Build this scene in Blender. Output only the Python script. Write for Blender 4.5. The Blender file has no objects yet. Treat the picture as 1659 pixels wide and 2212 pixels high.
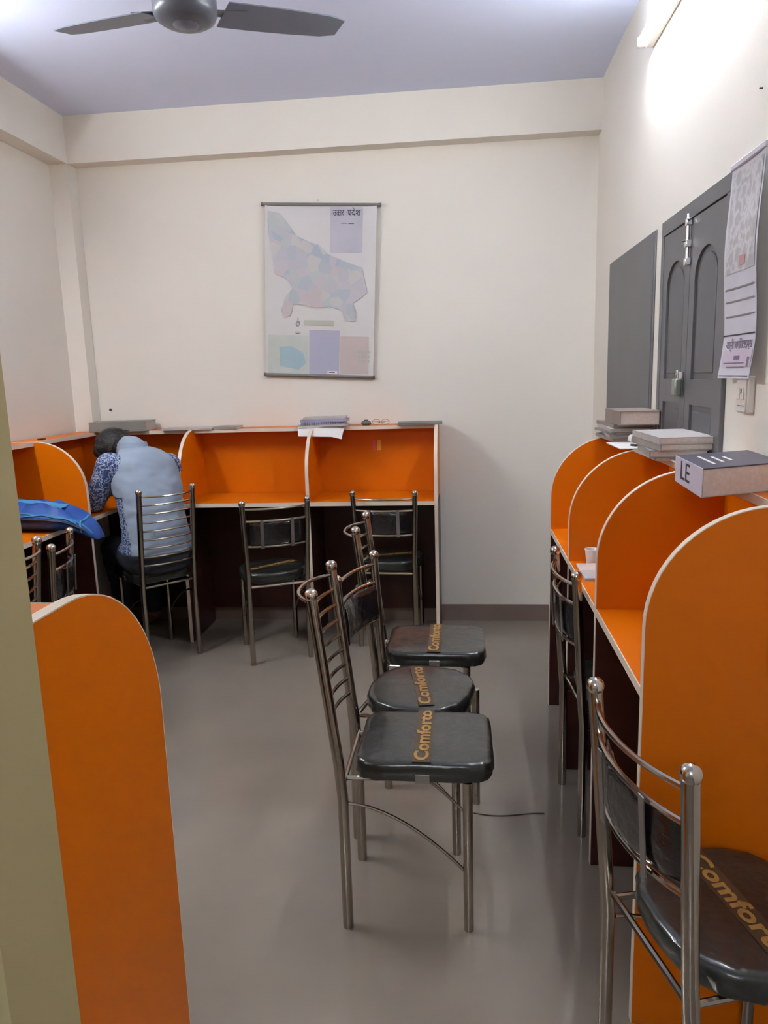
import bpy, math, random
from mathutils import Vector, Matrix, Quaternion, noise as mnoise
random.seed(7)
SC = bpy.context.scene
COL = SC.collection
PI = math.pi

# ------------------------------------------------------------------ camera
CAM_H = 1.48
F = 1600.0                       # focal length in pixels of the 1659 px wide frame
yc = Vector((1000 - 829.5, 807 - 1106.0, F)).normalized()
roll = 0.03
dn = Vector((roll, 1.0, -(yc.x * roll + yc.y) / yc.z)).normalized()
xc = dn.cross(yc)
# rows: camera axes in world coordinates
right = Vector((xc.x, yc.x, -dn.x))
down = Vector((xc.y, yc.y, -dn.y))
fwd = Vector((xc.z, yc.z, -dn.z))
m3 = Matrix((right, -down, -fwd)).transposed()
cd = bpy.data.cameras.new('camera')
cd.sensor_fit = 'HORIZONTAL'
cd.sensor_width = 36.0
cd.lens = F / 1659.0 * 36.0
cd.clip_start = 0.02
cam = bpy.data.objects.new('camera', cd)
cam.matrix_world = Matrix.Translation((0, 0, CAM_H)) @ m3.to_4x4()
COL.objects.link(cam)
SC.camera = cam

# ------------------------------------------------------------------ world, exposure
w = bpy.data.worlds.new('world')
SC.world = w
w.use_nodes = True
w.node_tree.nodes['Background'].inputs[0].default_value = (0.75, 0.8, 0.9, 1)
w.node_tree.nodes['Background'].inputs[1].default_value = 0.05
SC.view_settings.view_transform = 'Standard'
SC.view_settings.look = 'None'
SC.view_settings.gamma = 1.0
SC.view_settings.use_curve_mapping = False
SC.view_settings.exposure = 1.17
SC.cycles.max_bounces = 7
SC.cycles.diffuse_bounces = 5
SC.cycles.glossy_bounces = 3
TUBE_RIGHT = 58.0
TUBE_LEFT = 118.0
TUBE_REAR_FILL = 66.0

# ------------------------------------------------------------------ materials
MATS = {}
def lin(c):
    return tuple((v / 12.92 if v <= 0.04045 else ((v + 0.055) / 1.055) ** 2.4) for v in [x / 255.0 for x in c])

def mat(name, rgb, rough=0.5, metal=0.0, var=0.06, vscale=8.0, bump=0.0, bscale=60.0, coat=0.0, emit=None, spec=0.5,
        rvar=0.0):
    if name in MATS:
        return MATS[name]
    m = bpy.data.materials.new(name)
    m.use_nodes = True
    nt = m.node_tree
    bs = nt.nodes['Principled BSDF']
    c = lin(rgb)
    tc = nt.nodes.new('ShaderNodeTexCoord')
    nz = nt.nodes.new('ShaderNodeTexNoise')
    nz.inputs['Scale'].default_value = vscale
    nz.inputs['Detail'].default_value = 4
    nt.links.new(tc.outputs['Object'], nz.inputs['Vector'])
    rp = nt.nodes.new('ShaderNodeValToRGB')
    rp.color_ramp.elements[0].position = 0.3
    rp.color_ramp.elements[1].position = 0.7
    rp.color_ramp.elements[0].color = tuple(v * (1 - var) for v in c) + (1,)
    rp.color_ramp.elements[1].color = tuple(min(1, v * (1 + var)) for v in c) + (1,)
    nt.links.new(nz.outputs['Fac'], rp.inputs['Fac'])
    nt.links.new(rp.outputs['Color'], bs.inputs['Base Color'])
    bs.inputs['Roughness'].default_value = rough
    bs.inputs['Metallic'].default_value = metal
    bs.inputs['Specular IOR Level'].default_value = spec
    bs.inputs['Coat Weight'].default_value = coat
    bs.inputs['Coat Roughness'].default_value = 0.12
    if rvar:
        mr = nt.nodes.new('ShaderNodeMapRange')
        mr.inputs['To Min'].default_value = rough * (1 - rvar)
        mr.inputs['To Max'].default_value = rough * (1 + rvar)
        nt.links.new(nz.outputs['Fac'], mr.inputs['Value'])
        nt.links.new(mr.outputs['Result'], bs.inputs['Roughness'])
    if bump:
        n2 = nt.nodes.new('ShaderNodeTexNoise')
        n2.inputs['Scale'].default_value = bscale
        n2.inputs['Detail'].default_value = 3
        nt.links.new(tc.outputs['Object'], n2.inputs['Vector'])
        bp = nt.nodes.new('ShaderNodeBump')
        bp.inputs['Strength'].default_value = bump
        bp.inputs['Distance'].default_value = 0.01
        nt.links.new(n2.outputs['Fac'], bp.inputs['Height'])
        nt.links.new(bp.outputs['Normal'], bs.inputs['Normal'])
    if emit:
        bs.inputs['Emission Color'].default_value = (*emit[0], 1)
        bs.inputs['Emission Strength'].default_value = emit[1]
    MATS[name] = m
    return m

def pattern_mat(name, stops, scale=60.0, rough=0.9, kind='NOISE'):
    m = mat(name, (200, 200, 200), rough)
    nt = m.node_tree
    rp = [n for n in nt.nodes if n.type == 'VALTORGB'][0]
    if kind == 'NOISE':
        src = [n for n in nt.nodes if n.type == 'TEX_NOISE'][0]
        src.inputs['Scale'].default_value = scale
        src.inputs['Detail'].default_value = 2
    else:
        tc = [n for n in nt.nodes if n.type == 'TEX_COORD'][0]
        v = nt.nodes.new('ShaderNodeTexVoronoi')
        v.inputs['Scale'].default_value = scale
        nt.links.new(tc.outputs['Object'], v.inputs['Vector'])
        sp = nt.nodes.new('ShaderNodeSeparateColor')
        nt.links.new(v.outputs['Color'], sp.inputs['Color'])
        nt.links.new(sp.outputs['Red'], rp.inputs['Fac'])
        rp.color_ramp.interpolation = 'CONSTANT'
    el = rp.color_ramp.elements
    while len(el) > 1:
        el.remove(el[-1])
    el[0].position = stops[0][0]
    el[0].color = (*lin(stops[0][1]), 1)
    for p, c in stops[1:]:
        e = el.new(p)
        e.color = (*lin(c), 1)
    return m

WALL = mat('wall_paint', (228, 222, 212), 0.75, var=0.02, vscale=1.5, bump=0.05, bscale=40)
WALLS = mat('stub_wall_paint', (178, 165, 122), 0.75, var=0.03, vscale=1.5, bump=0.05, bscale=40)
CEIL = mat('ceiling_paint', (214, 222, 246), 0.8, var=0.02, vscale=1.5)
FLOOR = mat('floor_vitrified_tile', (136, 126, 114), 0.11, var=0.05, vscale=3.0, rvar=0.3, spec=0.45)
SKIRT = mat('skirting_tile', (128, 110, 100), 0.35, var=0.06)
ORANGE = mat('orange_laminate', (209, 106, 1), 0.38, var=0.03, vscale=3, spec=0.22)
WENGE = mat('dark_wenge_laminate', (56, 27, 22), 0.35, var=0.15, vscale=14, spec=0.35)
EDGE = mat('white_edge_band', (224, 208, 190), 0.4, var=0.03)
CHROME = mat('chrome_tube', (176, 168, 158), 0.17, 1.0, var=0.05, vscale=20)
BALL = mat('chrome_ball', (205, 198, 190), 0.12, 1.0, var=0.03)
SEAT = mat('plastic_wrapped_rexine', (36, 40, 38), 0.3, var=0.2, vscale=10, bump=0.55, bscale=20, coat=0.6)
PAD = mat('black_rexine_in_plastic', (22, 21, 24), 0.22, var=0.3, vscale=25, bump=0.5, bscale=45, coat=0.8)
BANDM = mat('brown_print_band', (74, 58, 44), 0.35, var=0.1)
LETTER = mat('ochre_lettering', (166, 126, 66), 0.45, var=0.15, vscale=60)
STRAP = mat('steel_strap', (150, 145, 142), 0.35, 0.8, var=0.05)
GREYD = mat('grey_door_paint', (97, 96, 99), 0.45, var=0.05, vscale=4)
GREYP = mat('grey_door_panel_paint', (88, 88, 92), 0.45, var=0.05, vscale=4)
STEEL = mat('bright_steel', (220, 220, 220), 0.15, 1.0, var=0.03)
BRASS = mat('lock_body', (150, 158, 150), 0.3, 0.7, var=0.05)
PAPER = mat('white_paper', (225, 220, 216), 0.7, var=0.03, vscale=20)
PAPER2 = mat('grey_paper', (178, 172, 168), 0.7, var=0.06, vscale=30)
PAGES = mat('page_edges', (205, 190, 182), 0.8, var=0.08, vscale=90)
COVER_G = mat('grey_cover', (150, 146, 142), 0.5, var=0.1, vscale=12)
COVER_D = mat('dark_blue_grey_cover', (72, 68, 84), 0.4, var=0.08, vscale=10)
COVER_B = mat('beige_cover', (140, 128, 118), 0.55, var=0.08, vscale=10)
COVER_V = mat('violet_grey_cover', (150, 148, 176), 0.5, var=0.08, vscale=14)
INK = mat('dark_ink', (52, 48, 54), 0.6, var=0.05)
INKP = mat('purple_ink', (122, 96, 128), 0.6, var=0.08)
WHITEP = mat('white_plastic', (222, 214, 206), 0.35, var=0.02)
FANM = mat('fan_grey_paint', (100, 104, 118), 0.4, var=0.06)
FAND = mat('fan_motor_grey', (82, 86, 96), 0.35, var=0.06)
BLUE = mat('blue_bag_fabric', (16, 66, 140), 0.55, var=0.15, vscale=9, bump=0.3, bscale=30)
BLUEL = mat('light_blue_bag_panel', (58, 128, 172), 0.5, var=0.1, vscale=9, bump=0.2, bscale=30)
NAVY = mat('dark_strap', (24, 34, 62), 0.6, var=0.1)
VEST = mat('grey_blue_shirt', (146, 160, 178), 0.85, var=0.05, vscale=6, bump=0.2, bscale=18)
SLEEVE = pattern_mat('printed_navy_sleeve', [(0.0, (36, 52, 96)), (0.47, (50, 70, 118)), (0.54, (196, 206, 222)), (0.6, (60, 80, 130)), (1.0, (36, 50, 92))], 75.0)
TROUSER = mat('dark_trousers', (42, 46, 56), 0.9, var=0.1, vscale=12)
SKIN = mat('skin', (150, 104, 82), 0.6, var=0.05)
HAIR = mat('black_hair', (26, 24, 26), 0.55, var=0.3, vscale=60, bump=0.5, bscale=120)
RUBBER = mat('dark_rubber', (40, 38, 36), 0.7, var=0.1)
RED = mat('pink_sticker', (222, 96, 84), 0.6, var=0.05)
YEL = mat('yellow_sticker', (232, 176, 60), 0.6, var=0.05)

# ------------------------------------------------------------------ geometry helper
class G:
    def __init__(s):
        s.v, s.f, s.m = [], [], []

    def add(s, vs, fs, m=0):
        o = len(s.v)
        s.v += [tuple(p) for p in vs]
        for f in fs:
            s.f.append(tuple(i + o for i in f))
            s.m.append(m)
        return s

    def box(s, lo, hi, m=0, rz=0.0, pivot=None):
        x0, y0, z0 = lo
        x1, y1, z1 = hi
        vs = [Vector(p) for p in ((x0, y0, z0), (x1, y0, z0), (x1, y1, z0), (x0, y1, z0), (x0, y0, z1), (x1, y0, z1), (x1, y1, z1), (x0, y1, z1))]
        if rz:
            pv = Vector(pivot or ((x0 + x1) / 2, (y0 + y1) / 2, 0))
            R = Matrix.Rotation(rz, 3, 'Z')
            vs = [R @ (p - pv) + pv for p in vs]
        return s.add(vs, [(0, 3, 2, 1), (4, 5, 6, 7), (0, 1, 5, 4), (1, 2, 6, 5), (2, 3, 7, 6), (3, 0, 4, 7)], m)

    def loft(s, rings, m=0, cap=True, closed=True):
        n = len(rings[0])
        o = len(s.v)
        for r in rings:
            s.v += [tuple(p) for p in r]
        rng = n if closed else n - 1
        for k in range(len(rings) - 1):
            for i in range(rng):
                j = (i + 1) % n
                s.f.append((o + k * n + i, o + k * n + j, o + (k + 1) * n + j, o + (k + 1) * n + i))
                s.m.append(m)
        if cap:
            s.f.append(tuple(o + i for i in reversed(range(n))))
            s.m.append(m)
            s.f.append(tuple(o + (len(rings) - 1) * n + i for i in range(n)))
            s.m.append(m)
        return s

    def tube(s, pts, r, n=10, m=0, flat=None):
        pts = [Vector(p) for p in pts]
        rs = r if isinstance(r, (list, tuple)) else [r] * len(pts)
        t0 = (pts[1] - pts[0]).normalized()
        up = Vector((0, 0, 1)) if abs(t0.z) < 0.9 else Vector((1, 0, 0))
        nx = t0.cross(up).normalized()
        rings = []
        prev = t0
        for i, p in enumerate(pts):
            if i == 0:
                t = t0
            elif i == len(pts) - 1:
                t = (pts[i] - pts[i - 1]).normalized()
            else:
                t = ((pts[i + 1] - p).normalized() + (p - pts[i - 1]).normalized()).normalized()
            q = prev.rotation_difference(t)
            nx = (q @ nx).normalized()
            prev = t
            ny = t.cross(nx)
            rings.append([p + (nx * math.cos(a) + ny * math.sin(a) * (flat or 1)) * rs[i] for a in [2 * PI * k / n for k in range(n)]])
        return s.loft(rings, m)

    def lathe(s, prof, c=(0, 0, 0), n=20, m=0):
        rings = [[(c[0] + r * math.cos(2 * PI * k / n), c[1] + r * math.sin(2 * PI * k / n), c[2] + z) for k in range(n)] for r, z in prof]
        return s.loft(rings, m)

    def ball(s, c, r, n=14, m=0, sq=(1, 1, 1)):
        k = 8
        rings = []
        for i in range(k + 1):
            a = -PI / 2 + PI * i / k
            rr = max(math.cos(a), 0.02)
            rings.append([(c[0] + r * sq[0] * rr * math.cos(2 * PI * j / n), c[1] + r * sq[1] * rr * math.sin(2 * PI * j / n), c[2] + r * sq[2] * math.sin(a)) for j in range(n)])
        return s.loft(rings, m)

    def prism(s, poly, f0, f1, m=0):
        """poly: 2d points; f0/f1 map a 2d point to 3d for the two faces"""
        n = len(poly)
        vs = [f0(p) for p in poly] + [f1(p) for p in poly]
        fs = [tuple(range(n)), tuple(reversed(range(n, 2 * n)))]
        fs += [(i, i + n, (i + 1) % n + n, (i + 1) % n) for i in range(n)]
        return s.add(vs, fs, m)

    def build(s, name, mats, parent=None, loc=None, rz=None, bevel=0.0, smooth=True, kind=None):
        me = bpy.data.meshes.new(name)
        me.from_pydata(s.v, [], s.f)
        if not isinstance(mats, (list, tuple)):
            mats = [mats]
        for mm in mats:
            me.materials.append(mm)
        for p, mi in zip(me.polygons, s.m):
            p.material_index = mi
            p.use_smooth = smooth
        me.update()
        import bmesh
        bm = bmesh.new()
        bm.from_mesh(me)
        bmesh.ops.recalc_face_normals(bm, faces=bm.faces)
        bm.to_mesh(me)
        bm.free()
        if smooth:
            me.set_sharp_from_angle(angle=math.radians(38))
        o = bpy.data.objects.new(name, me)
        COL.objects.link(o)
        if parent is not None:
            o.parent = parent
        if loc is not None:
            o.location = loc
        if rz is not None:
            o.rotation_euler = (0, 0, rz)
        if bevel:
            b = o.modifiers.new('bevel', 'BEVEL')
            b.width = bevel
            b.segments = 2
            b.limit_method = 'ANGLE'
        if kind:
            o['kind'] = kind
        return o

def tag(o, label, cat, group=None):
    o['label'] = label
    o['category'] = cat
    if group:
        o['group'] = group
    return o

def thing(name, label, cat, loc=(0, 0, 0), rz=0.0, group=None):
    o = bpy.data.objects.new(name, None)
    o.empty_display_size = 0.1
    COL.objects.link(o)
    o.location = loc
    o.rotation_euler = (0, 0, rz)
    return tag(o, label, cat, group)

def clone(root, label, loc, rz):
    def rec(o, par):
        c = o.copy()
        COL.objects.link(c)
        if par is not None:
            c.parent = par
        for ch in o.children:
            rec(ch, c)
        return c
    kids = rec(root, None)
    kids.location = loc
    kids.rotation_euler = (0, 0, rz)
    kids['label'] = label
    return kids

def text_mesh(body, size, ext=0.0004, bold=0.0):
    cu = bpy.data.curves.new('txt', 'FONT')
    cu.body = body
    cu.size = size
    cu.extrude = ext
    cu.offset = bold
    cu.resolution_u = 3
    cu.align_x = 'CENTER'
    cu.align_y = 'CENTER'
    ob = bpy.data.objects.new('txt', cu)
    COL.objects.link(ob)
    dg = bpy.context.evaluated_depsgraph_get()
    me = bpy.data.meshes.new_from_object(ob.evaluated_get(dg))
    bpy.data.objects.remove(ob)
    bpy.data.curves.remove(cu)
    return me

def text_part(name, body, size, m, parent, mtx, sx=1.0, ext=0.0004, width=None, bold=0.0):
    me = text_mesh(body, size, ext, bold)
    me.materials.clear()
    me.materials.append(m)
    if width and len(me.vertices):
        xs = [v.co.x for v in me.vertices]
        sx = width / (max(xs) - min(xs))
    me.transform(mtx @ Matrix.Diagonal((sx, 1, 1, 1)))
    me.name = name
    o = bpy.data.objects.new(name, me)
    COL.objects.link(o)
    o.parent = parent
    return o

def frame(ex, ey, o):
    ex, ey = Vector(ex).normalized(), Vector(ey).normalized()
    ez = ex.cross(ey)
    M = Matrix((ex, ey, ez)).transposed().to_4x4()
    M.translation = Vector(o)
    return M

def struct(g, name, mats, parent=None, bevel=0.0):
    o = g.build(name, mats, parent, bevel=bevel)
    if parent is None:
        o['kind'] = 'structure'
    return o

# ------------------------------------------------------------------ room shell
XL, XR, YB, YF, ZC = -2.32, 0.735, 4.36, -2.0, 2.96
T = 0.12
struct(G().box((XL - T, YF - T, -0.1), (XR + T, YB + T, 0)), 'floor', FLOOR)
struct(G().box((XL - T, YF - T, ZC), (XR + T, YB + T, ZC + 0.1)), 'ceiling', CEIL)
struct(G().box((XL - T, YB, 0), (XR + T, YB + T, ZC)), 'wall_back', WALL)
struct(G().box((XL - T, YF, 0), (XL, YB, ZC)), 'wall_left', WALL)
struct(G().box((XR, YF, 0), (XR + T, YB, ZC)), 'wall_right', WALL)
struct(G().box((XL - T, YF - T, 0), (XR + T, YF, ZC)), 'wall_front', WALL)
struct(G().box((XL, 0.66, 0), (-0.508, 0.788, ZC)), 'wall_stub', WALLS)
ZB = 2.71
struct(G().box((XL, YB - 0.10, ZB), (XR, YB, ZC)), 'trim_1', WALL)          # beam along the back wall
struct(G().box((XL, 0.8, ZB), (XL + 0.11, YB - 0.10, ZC)), 'trim_2', WALL)   # beam along the left wall
struct(G().box((XL, YB - 0.10, 0), (XL + 0.11, YB, ZB)), 'trim_3', WALL)     # corner column
struct(G().box((XL + 0.11, YB - 0.014, 0), (XR, YB, 0.1)), 'baseboard_back', SKIRT)
struct(G().box((XR - 0.012, 3.22, 0), (XR, YB - 0.014, 0.1)), 'baseboard_right', SKIRT)
struct(G().box((XL, 1.13, 0), (XL + 0.012, 3.9, 0.08)), 'baseboard_left', SKIRT)

# ---- doors in the right wall
d1 = struct(G().box((XR - 0.006, 3.03, 0), (XR, 3.93, 1.992)), 'door_1', GREYD, bevel=0.002)
struct(G().box((XR - 0.0085, 3.05, 0.02), (XR - 0.005, 3.90, 1.97)), 'door_sheet', GREYD, d1)
Y0, Y1, ZT = 2.20, 2.91, 1.992
d2 = struct(G().box((XR - 0.003, Y0, 0), (XR, Y1, ZT)), 'door_2', GREYP)
g = G()
xa, xb = XR - 0.014, XR - 0.002
g.box((xa, Y0, ZT - 0.05), (xb, Y1, ZT))
g.box((xa, Y0, 0), (xb, Y0 + 0.03, ZT - 0.05))
g.box((xa, Y1 - 0.03, 0), (xb, Y1, ZT - 0.05))
struct(g, 'door_frame', GREYD, d2, bevel=0.002)
ym = (Y0 + Y1) / 2
for ya, yb in ((Y0 + 0.032, ym - 0.002), (ym + 0.002, Y1 - 0.032)):
    g = G()
    st = 0.052
    xo = XR - 0.011
    xi = XR - 0.002
    zt = ZT - 0.054
    g.box((xo, ya, 0), (xi, ya + st, zt))
    g.box((xo, yb - st, 0), (xi, yb, zt))
    g.box((xo, ya + st, 1.36), (xi, yb - st, 1.44))
    g.box((xo, ya + st, 0.75), (xi, yb - st, 0.85))
    g.box((xo, ya + st, 0), (xi, yb - st, 0.12))
    # arched top rail
    c = (ya + yb) / 2
    hw = (yb - ya) / 2 - st
    arc = [(c + hw * math.cos(a), 1.75 + 0.085 * math.sin(a)) for a in [PI * k / 14 for k in range(15)]]
    poly = arc + [(ya + st, zt), (yb - st, zt)]
    g.prism(poly, lambda p: (xo, p[0], p[1]), lambda p: (xi, p[0], p[1]))
    struct(g, 'door_leaf', GREYD, d2)
    pn = G()
    k = 0.02
    arc2 = [(c + (hw - k) * math.cos(a), 1.74 + 0.075 * math.sin(a)) for a in [PI * q / 14 for q in range(15)]]
    pn.prism(arc2 + [(c - hw + k, 1.46), (c + hw - k, 1.46)], lambda p: (XR - 0.0065, p[0], p[1]), lambda p: (XR - 0.002, p[0], p[1]))
    pn.box((XR - 0.0065, c - hw + k, 0.87), (XR - 0.002, c + hw - k, 1.34))
    pn.box((XR - 0.0065, c - hw + k, 0.14), (XR - 0.002, c + hw - k, 0.73))
    struct(pn, 'door_panel', GREYP, d2, bevel=0.003)
# tower bolt and padlock on the double door
g = G()
by = ym + 0.0
xs = XR - 0.022
g.tube([(xs, by, 1.80), (xs, by, 1.955)], 0.0055, 10)
g.tube([(xs, by, 1.875), (xs - 0.012, by + 0.012, 1.875)], 0.004, 8)
bolt = g.build('tower_bolt', STEEL, d2)
g = G()
for z in (1.81, 1.865, 1.93):
    g.box((XR - 0.03, by - 0.011, z - 0.012), (XR - 0.0112, by + 0.011, z + 0.012))
g.build('bolt_bracket', STEEL, bolt, bevel=0.003)
pl = thing('padlock', 'grey steel padlock hanging from the hasp of the arched double door', 'padlock', (XR - 0.03, ym + 0.03, 1.415))
G().box((-0.011, -0.022, -0.03), (0.011, 0.022, 0.028)).build('lock_body', BRASS, pl, bevel=0.005)
G().tube([(0, 0.014 * math.cos(a), 0.028 + 0.026 * math.sin(a)) for a in [PI * k / 8 for k in range(9)]], 0.0035, 8).build('shackle', STEEL, pl)
G().box((0.012, -0.012, 0.02), (0.0185, 0.03, 0.05)).build('hasp', STEEL, pl, bevel=0.002)

# ------------------------------------------------------------------ study carrels
DESK, TOP, CRV = 0.81, 1.205, 0.95

def arc_pts(D, n=16):
    a = 0.255
    return [(D - a + a * math.cos(t), CRV + (TOP - CRV) * math.sin(t)) for t in [PI / 2 * k / n for k in range(n + 1)]]

def carrel_row(label, loc, rz, L, D, divs, fullends=(), lowgap=0.085, deskx=None, shelfx=None):
    t = thing('study_carrel_row', label, 'study carrels', loc, rz, 'orange study carrel rows')
    th = 0.018
    ys = D - 0.255                       # shelf depth
    x0, x1 = (th / 2 if min(fullends, default=9) < 0.05 else 0.0), (L - th * 1.1 if max(fullends, default=0) > 0.5 else L)
    # worktop
    dt = G().box((x0, 0.018, DESK - 0.02), (deskx or x1, D - 0.004, DESK)).build('worktop', ORANGE, t)
    G().box((x0, D - 0.004, DESK - 0.021), (deskx or x1, D - 0.001, DESK + 0.0005)).build('edge_band', EDGE, dt)
    # shelf along the top
    sh = G().box((x0, 0, TOP - 0.0195), (shelfx or x1, ys - 0.003, TOP - 0.0005)).build('top_shelf', ORANGE, t)
    G().box((x0, ys - 0.003, TOP - 0.021), (shelfx or x1, ys, TOP - 0.0003)).build('edge_band', EDGE, sh)
    # panels bay by bay
    xs = sorted(divs)
    edges = [x0] + [x for x in xs if 0.05 < x < L - 0.05] + [x1]
    for a, b in zip(edges, edges[1:]):
        G().box((a + 0.001, 0, DESK), (b - 0.001, 0.016, TOP - 0.0195)).build('back_panel', ORANGE, t)
        G().box((a + 0.001, 0, lowgap), (b - 0.001, 0.016, DESK - 0.02)).build('modesty_panel', WENGE, t)
    for x in xs:
        full = any(abs(x - e) < 1e-4 for e in fullends)
        zb = 0.0 if full else DESK
        yb = 0.0 if full else 0.016
        bt = 0.002
        def inset(k):
            return [(p[0] - k * (p[0] - (D - 0.255)) / 0.255, p[1] - k * (p[1] - CRV) / (TOP - CRV)) for p in arc_pts(D)]
        poly = [(yb, zb), (D - bt, zb)] + inset(bt) + [(yb, TOP - bt)]
        d = G().prism(poly, lambda p: (x - th / 2, p[0], p[1]), lambda p: (x + th / 2, p[0], p[1])).build('divider', ORANGE, t)
        if not full:
            G().box((x - th / 2, 0.016, 0.0), (x + th / 2, D - bt, DESK - 0.0205)).build('side_panel', WENGE, t)
        # white edge band: up the front, round the curve and back along the top
        path = [(D, 0.0), (D, DESK)] + arc_pts(D) + [(yb, TOP)]
        inner = [(D - bt, 0.0), (D - bt, DESK)] + inset(bt) + [(yb, TOP - bt)]
        g = G()
        e = th / 2 + 0.0003
        rings = [[(x - e, o[0], o[1]), (x + e, o[0], o[1]), (x + e, i[0], i[1]), (x - e, i[0], i[1])] for o, i in zip(path, inner)]
        g.loft(rings)
        g.build('edge_band', EDGE, d)
    return t

# right wall: local x = world y - 1.52, local y = 0.72 - world x
carrel_row('row of four-panel orange study carrels along the right wall below the grey doors', (0.72, 1.52, 0), PI / 2, 1.67, 0.352,
           [0.0, 0.56, 1.115, 1.67], fullends=(0.0,))
# back wall: local x = -0.15 - world x
rb = carrel_row('row of wide orange study carrels along the back wall below the map', (-0.15, 4.34, 0), PI, 2.055, 0.41, [0.0, 0.701, 1.42], deskx=1.744, shelfx=1.998)
cp_ = G().box((2.055, 0.084, DESK), (2.135, 0.097, TOP - 0.02))
cp_.box((2.043, 0.017, DESK), (2.055, 0.097, TOP - 0.02))
cp_.build('corner_panel', ORANGE, rb)
# left wall: local x = 4.25 - world y, local y = world x + 2.30
carrel_row('row of orange study carrels along the left wall, with the blue bag on its desk', (-2.30, 4.25, 0), -PI / 2, 2.385, 0.405, [0.72, 1.435, 2.145])
# behind the wall end on the left, facing the back of the room
carrel_row('nearest orange study carrels with a rounded end panel, behind the cream wall end', (-1.71, 0.79, 0), 0.0, 1.2, 0.335, [0.0, 0.6, 1.19], fullends=(1.19,))

# ------------------------------------------------------------------ chairs
def cushion(rx, ry, z0, z1, ex, n=44, dome=0.006, wob=0.0015, cx=0.0, front_round=1.0):
    rings = []
    h = z1 - z0
    prof = [(0.90, 0.0), (0.97, 0.08), (1.0, 0.3), (1.0, 0.72), (0.985, 0.9), (0.95, 0.985), (0.88, 1.0)]
    def pt(a, k, z):
        c, s_ = math.cos(a), math.sin(a)
        x = rx * k * math.copysign(abs(c) ** (2 / ex), c)
        y = ry * k * math.copysign(abs(s_) ** (2 / ex), s_)
        wv = wob * math.sin(a * 17 + z * 90) + wob * math.sin(a * 29 + z * 40)
        return (cx + x * (1 + wv / rx), y * (1 + wv / ry), z)
    for k, q in prof:
        rings.append([pt(2 * PI * i / n, k, z0 + h * q) for i in range(n)])
    for k, q in ((0.6, 0.6), (0.3, 0.9), (0.03, 1.0)):
        rings.append([pt(2 * PI * i / n, k, z1 + dome * q * 0.4) for i in range(n)])
    return G().loft(rings)

def seat_graphics(t, seat, zt, half, rot, flip, cx=0.0):
    d = Vector((math.sin(rot), math.cos(rot), 0))       # direction in which the words run
    if flip:
        d = -d
    upv = Vector((-d.y, d.x, 0))
    up = Vector((0, 0, 1)).cross(d)
    # printed brown band
    wv = Vector((d.y, -d.x, 0)) * 0.024
    c = Vector((cx, 0, zt + 0.0032))
    g = G()
    a, b = c - d * half, c + d * half
    g.add([a - wv, a + wv, b + wv, b - wv, a - wv - Vector((0, 0, .001)), a + wv - Vector((0, 0, .001)), b + wv - Vector((0, 0, .001)), b - wv - Vector((0, 0, .001))],
          [(0, 1, 2, 3), (7, 6, 5, 4), (0, 4, 5, 1), (1, 5, 6, 2), (2, 6, 7, 3), (3, 7, 4, 0)])
    g.build('print_band', BANDM, seat)
    text_part('lettering', 'Comforto', 0.052, LETTER, seat, frame(d, up, c + Vector((0, 0, 0.0008))), width=half * 1.9, bold=0.0016)

def post_pts(y0, y1, ztop, tilt=0.052):
    p = []
    for z in (0.0, 0.2, 0.38, 0.43, 0.48):
        p.append((-0.165 - (0.004 if z > 0.4 else 0) - max(0, z - 0.43) * 0.07, y0, z))
    for k in range(1, 7):
        z = 0.48 + (ztop - 0.48) * k / 6
        f = k / 6
        p.append((-0.1725 - tilt * f, y0 + (y1 - y0) * f, z))
    return p

def chair_base(t, ytop, yfloor, ztop, seatobj, zseat, tilt=0.052):
    for s in (-1, 1):
        pp = post_pts(s * yfloor, s * ytop, ztop, tilt)
        post = G().tube(pp, 0.0145, 20).build('rear_post', CHROME, t)
        e = pp[-1]
        G().lathe([(0.002, 0.0), (0.0145, 0.0), (0.0165, 0.004), (0.0175, 0.012), (0.0155, 0.02), (0.010, 0.0255), (0.002, 0.028)], (e[0], e[1], e[2] - 0.004), 18).build('ball_cap', BALL, post)
        leg = G().tube([(0.163, s * (yfloor - 0.01), 0), (0.163, s * (yfloor - 0.01), zseat - 0.002)], 0.0135, 14).build('front_leg', CHROME, t)
        arc = []
        for k in range(11):
            u = k / 10
            arc.append((-0.152 + 0.305 * u, s * (yfloor - 0.006 - 0.004 * u), 0.365 - 0.188 * (u ** 1.75)))
        G().tube(arc, 0.0045, 8).build('side_brace', CHROME, t)
    g = G()
    q = zseat - 0.006
    g.tube([(-0.16, -yfloor + 0.01, q), (-0.16, yfloor - 0.01, q)], 0.007, 8)
    g.tube([(0.15, -yfloor + 0.02, q), (0.15, yfloor - 0.02, q)], 0.007, 8)
    g.tube([(-0.16, -yfloor + 0.02, q), (0.15, -yfloor + 0.03, q)], 0.007, 8)
    g.tube([(-0.16, yfloor - 0.02, q), (0.15, yfloor - 0.03, q)], 0.007, 8)
    g.build('seat_frame', CHROME, t)

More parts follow.
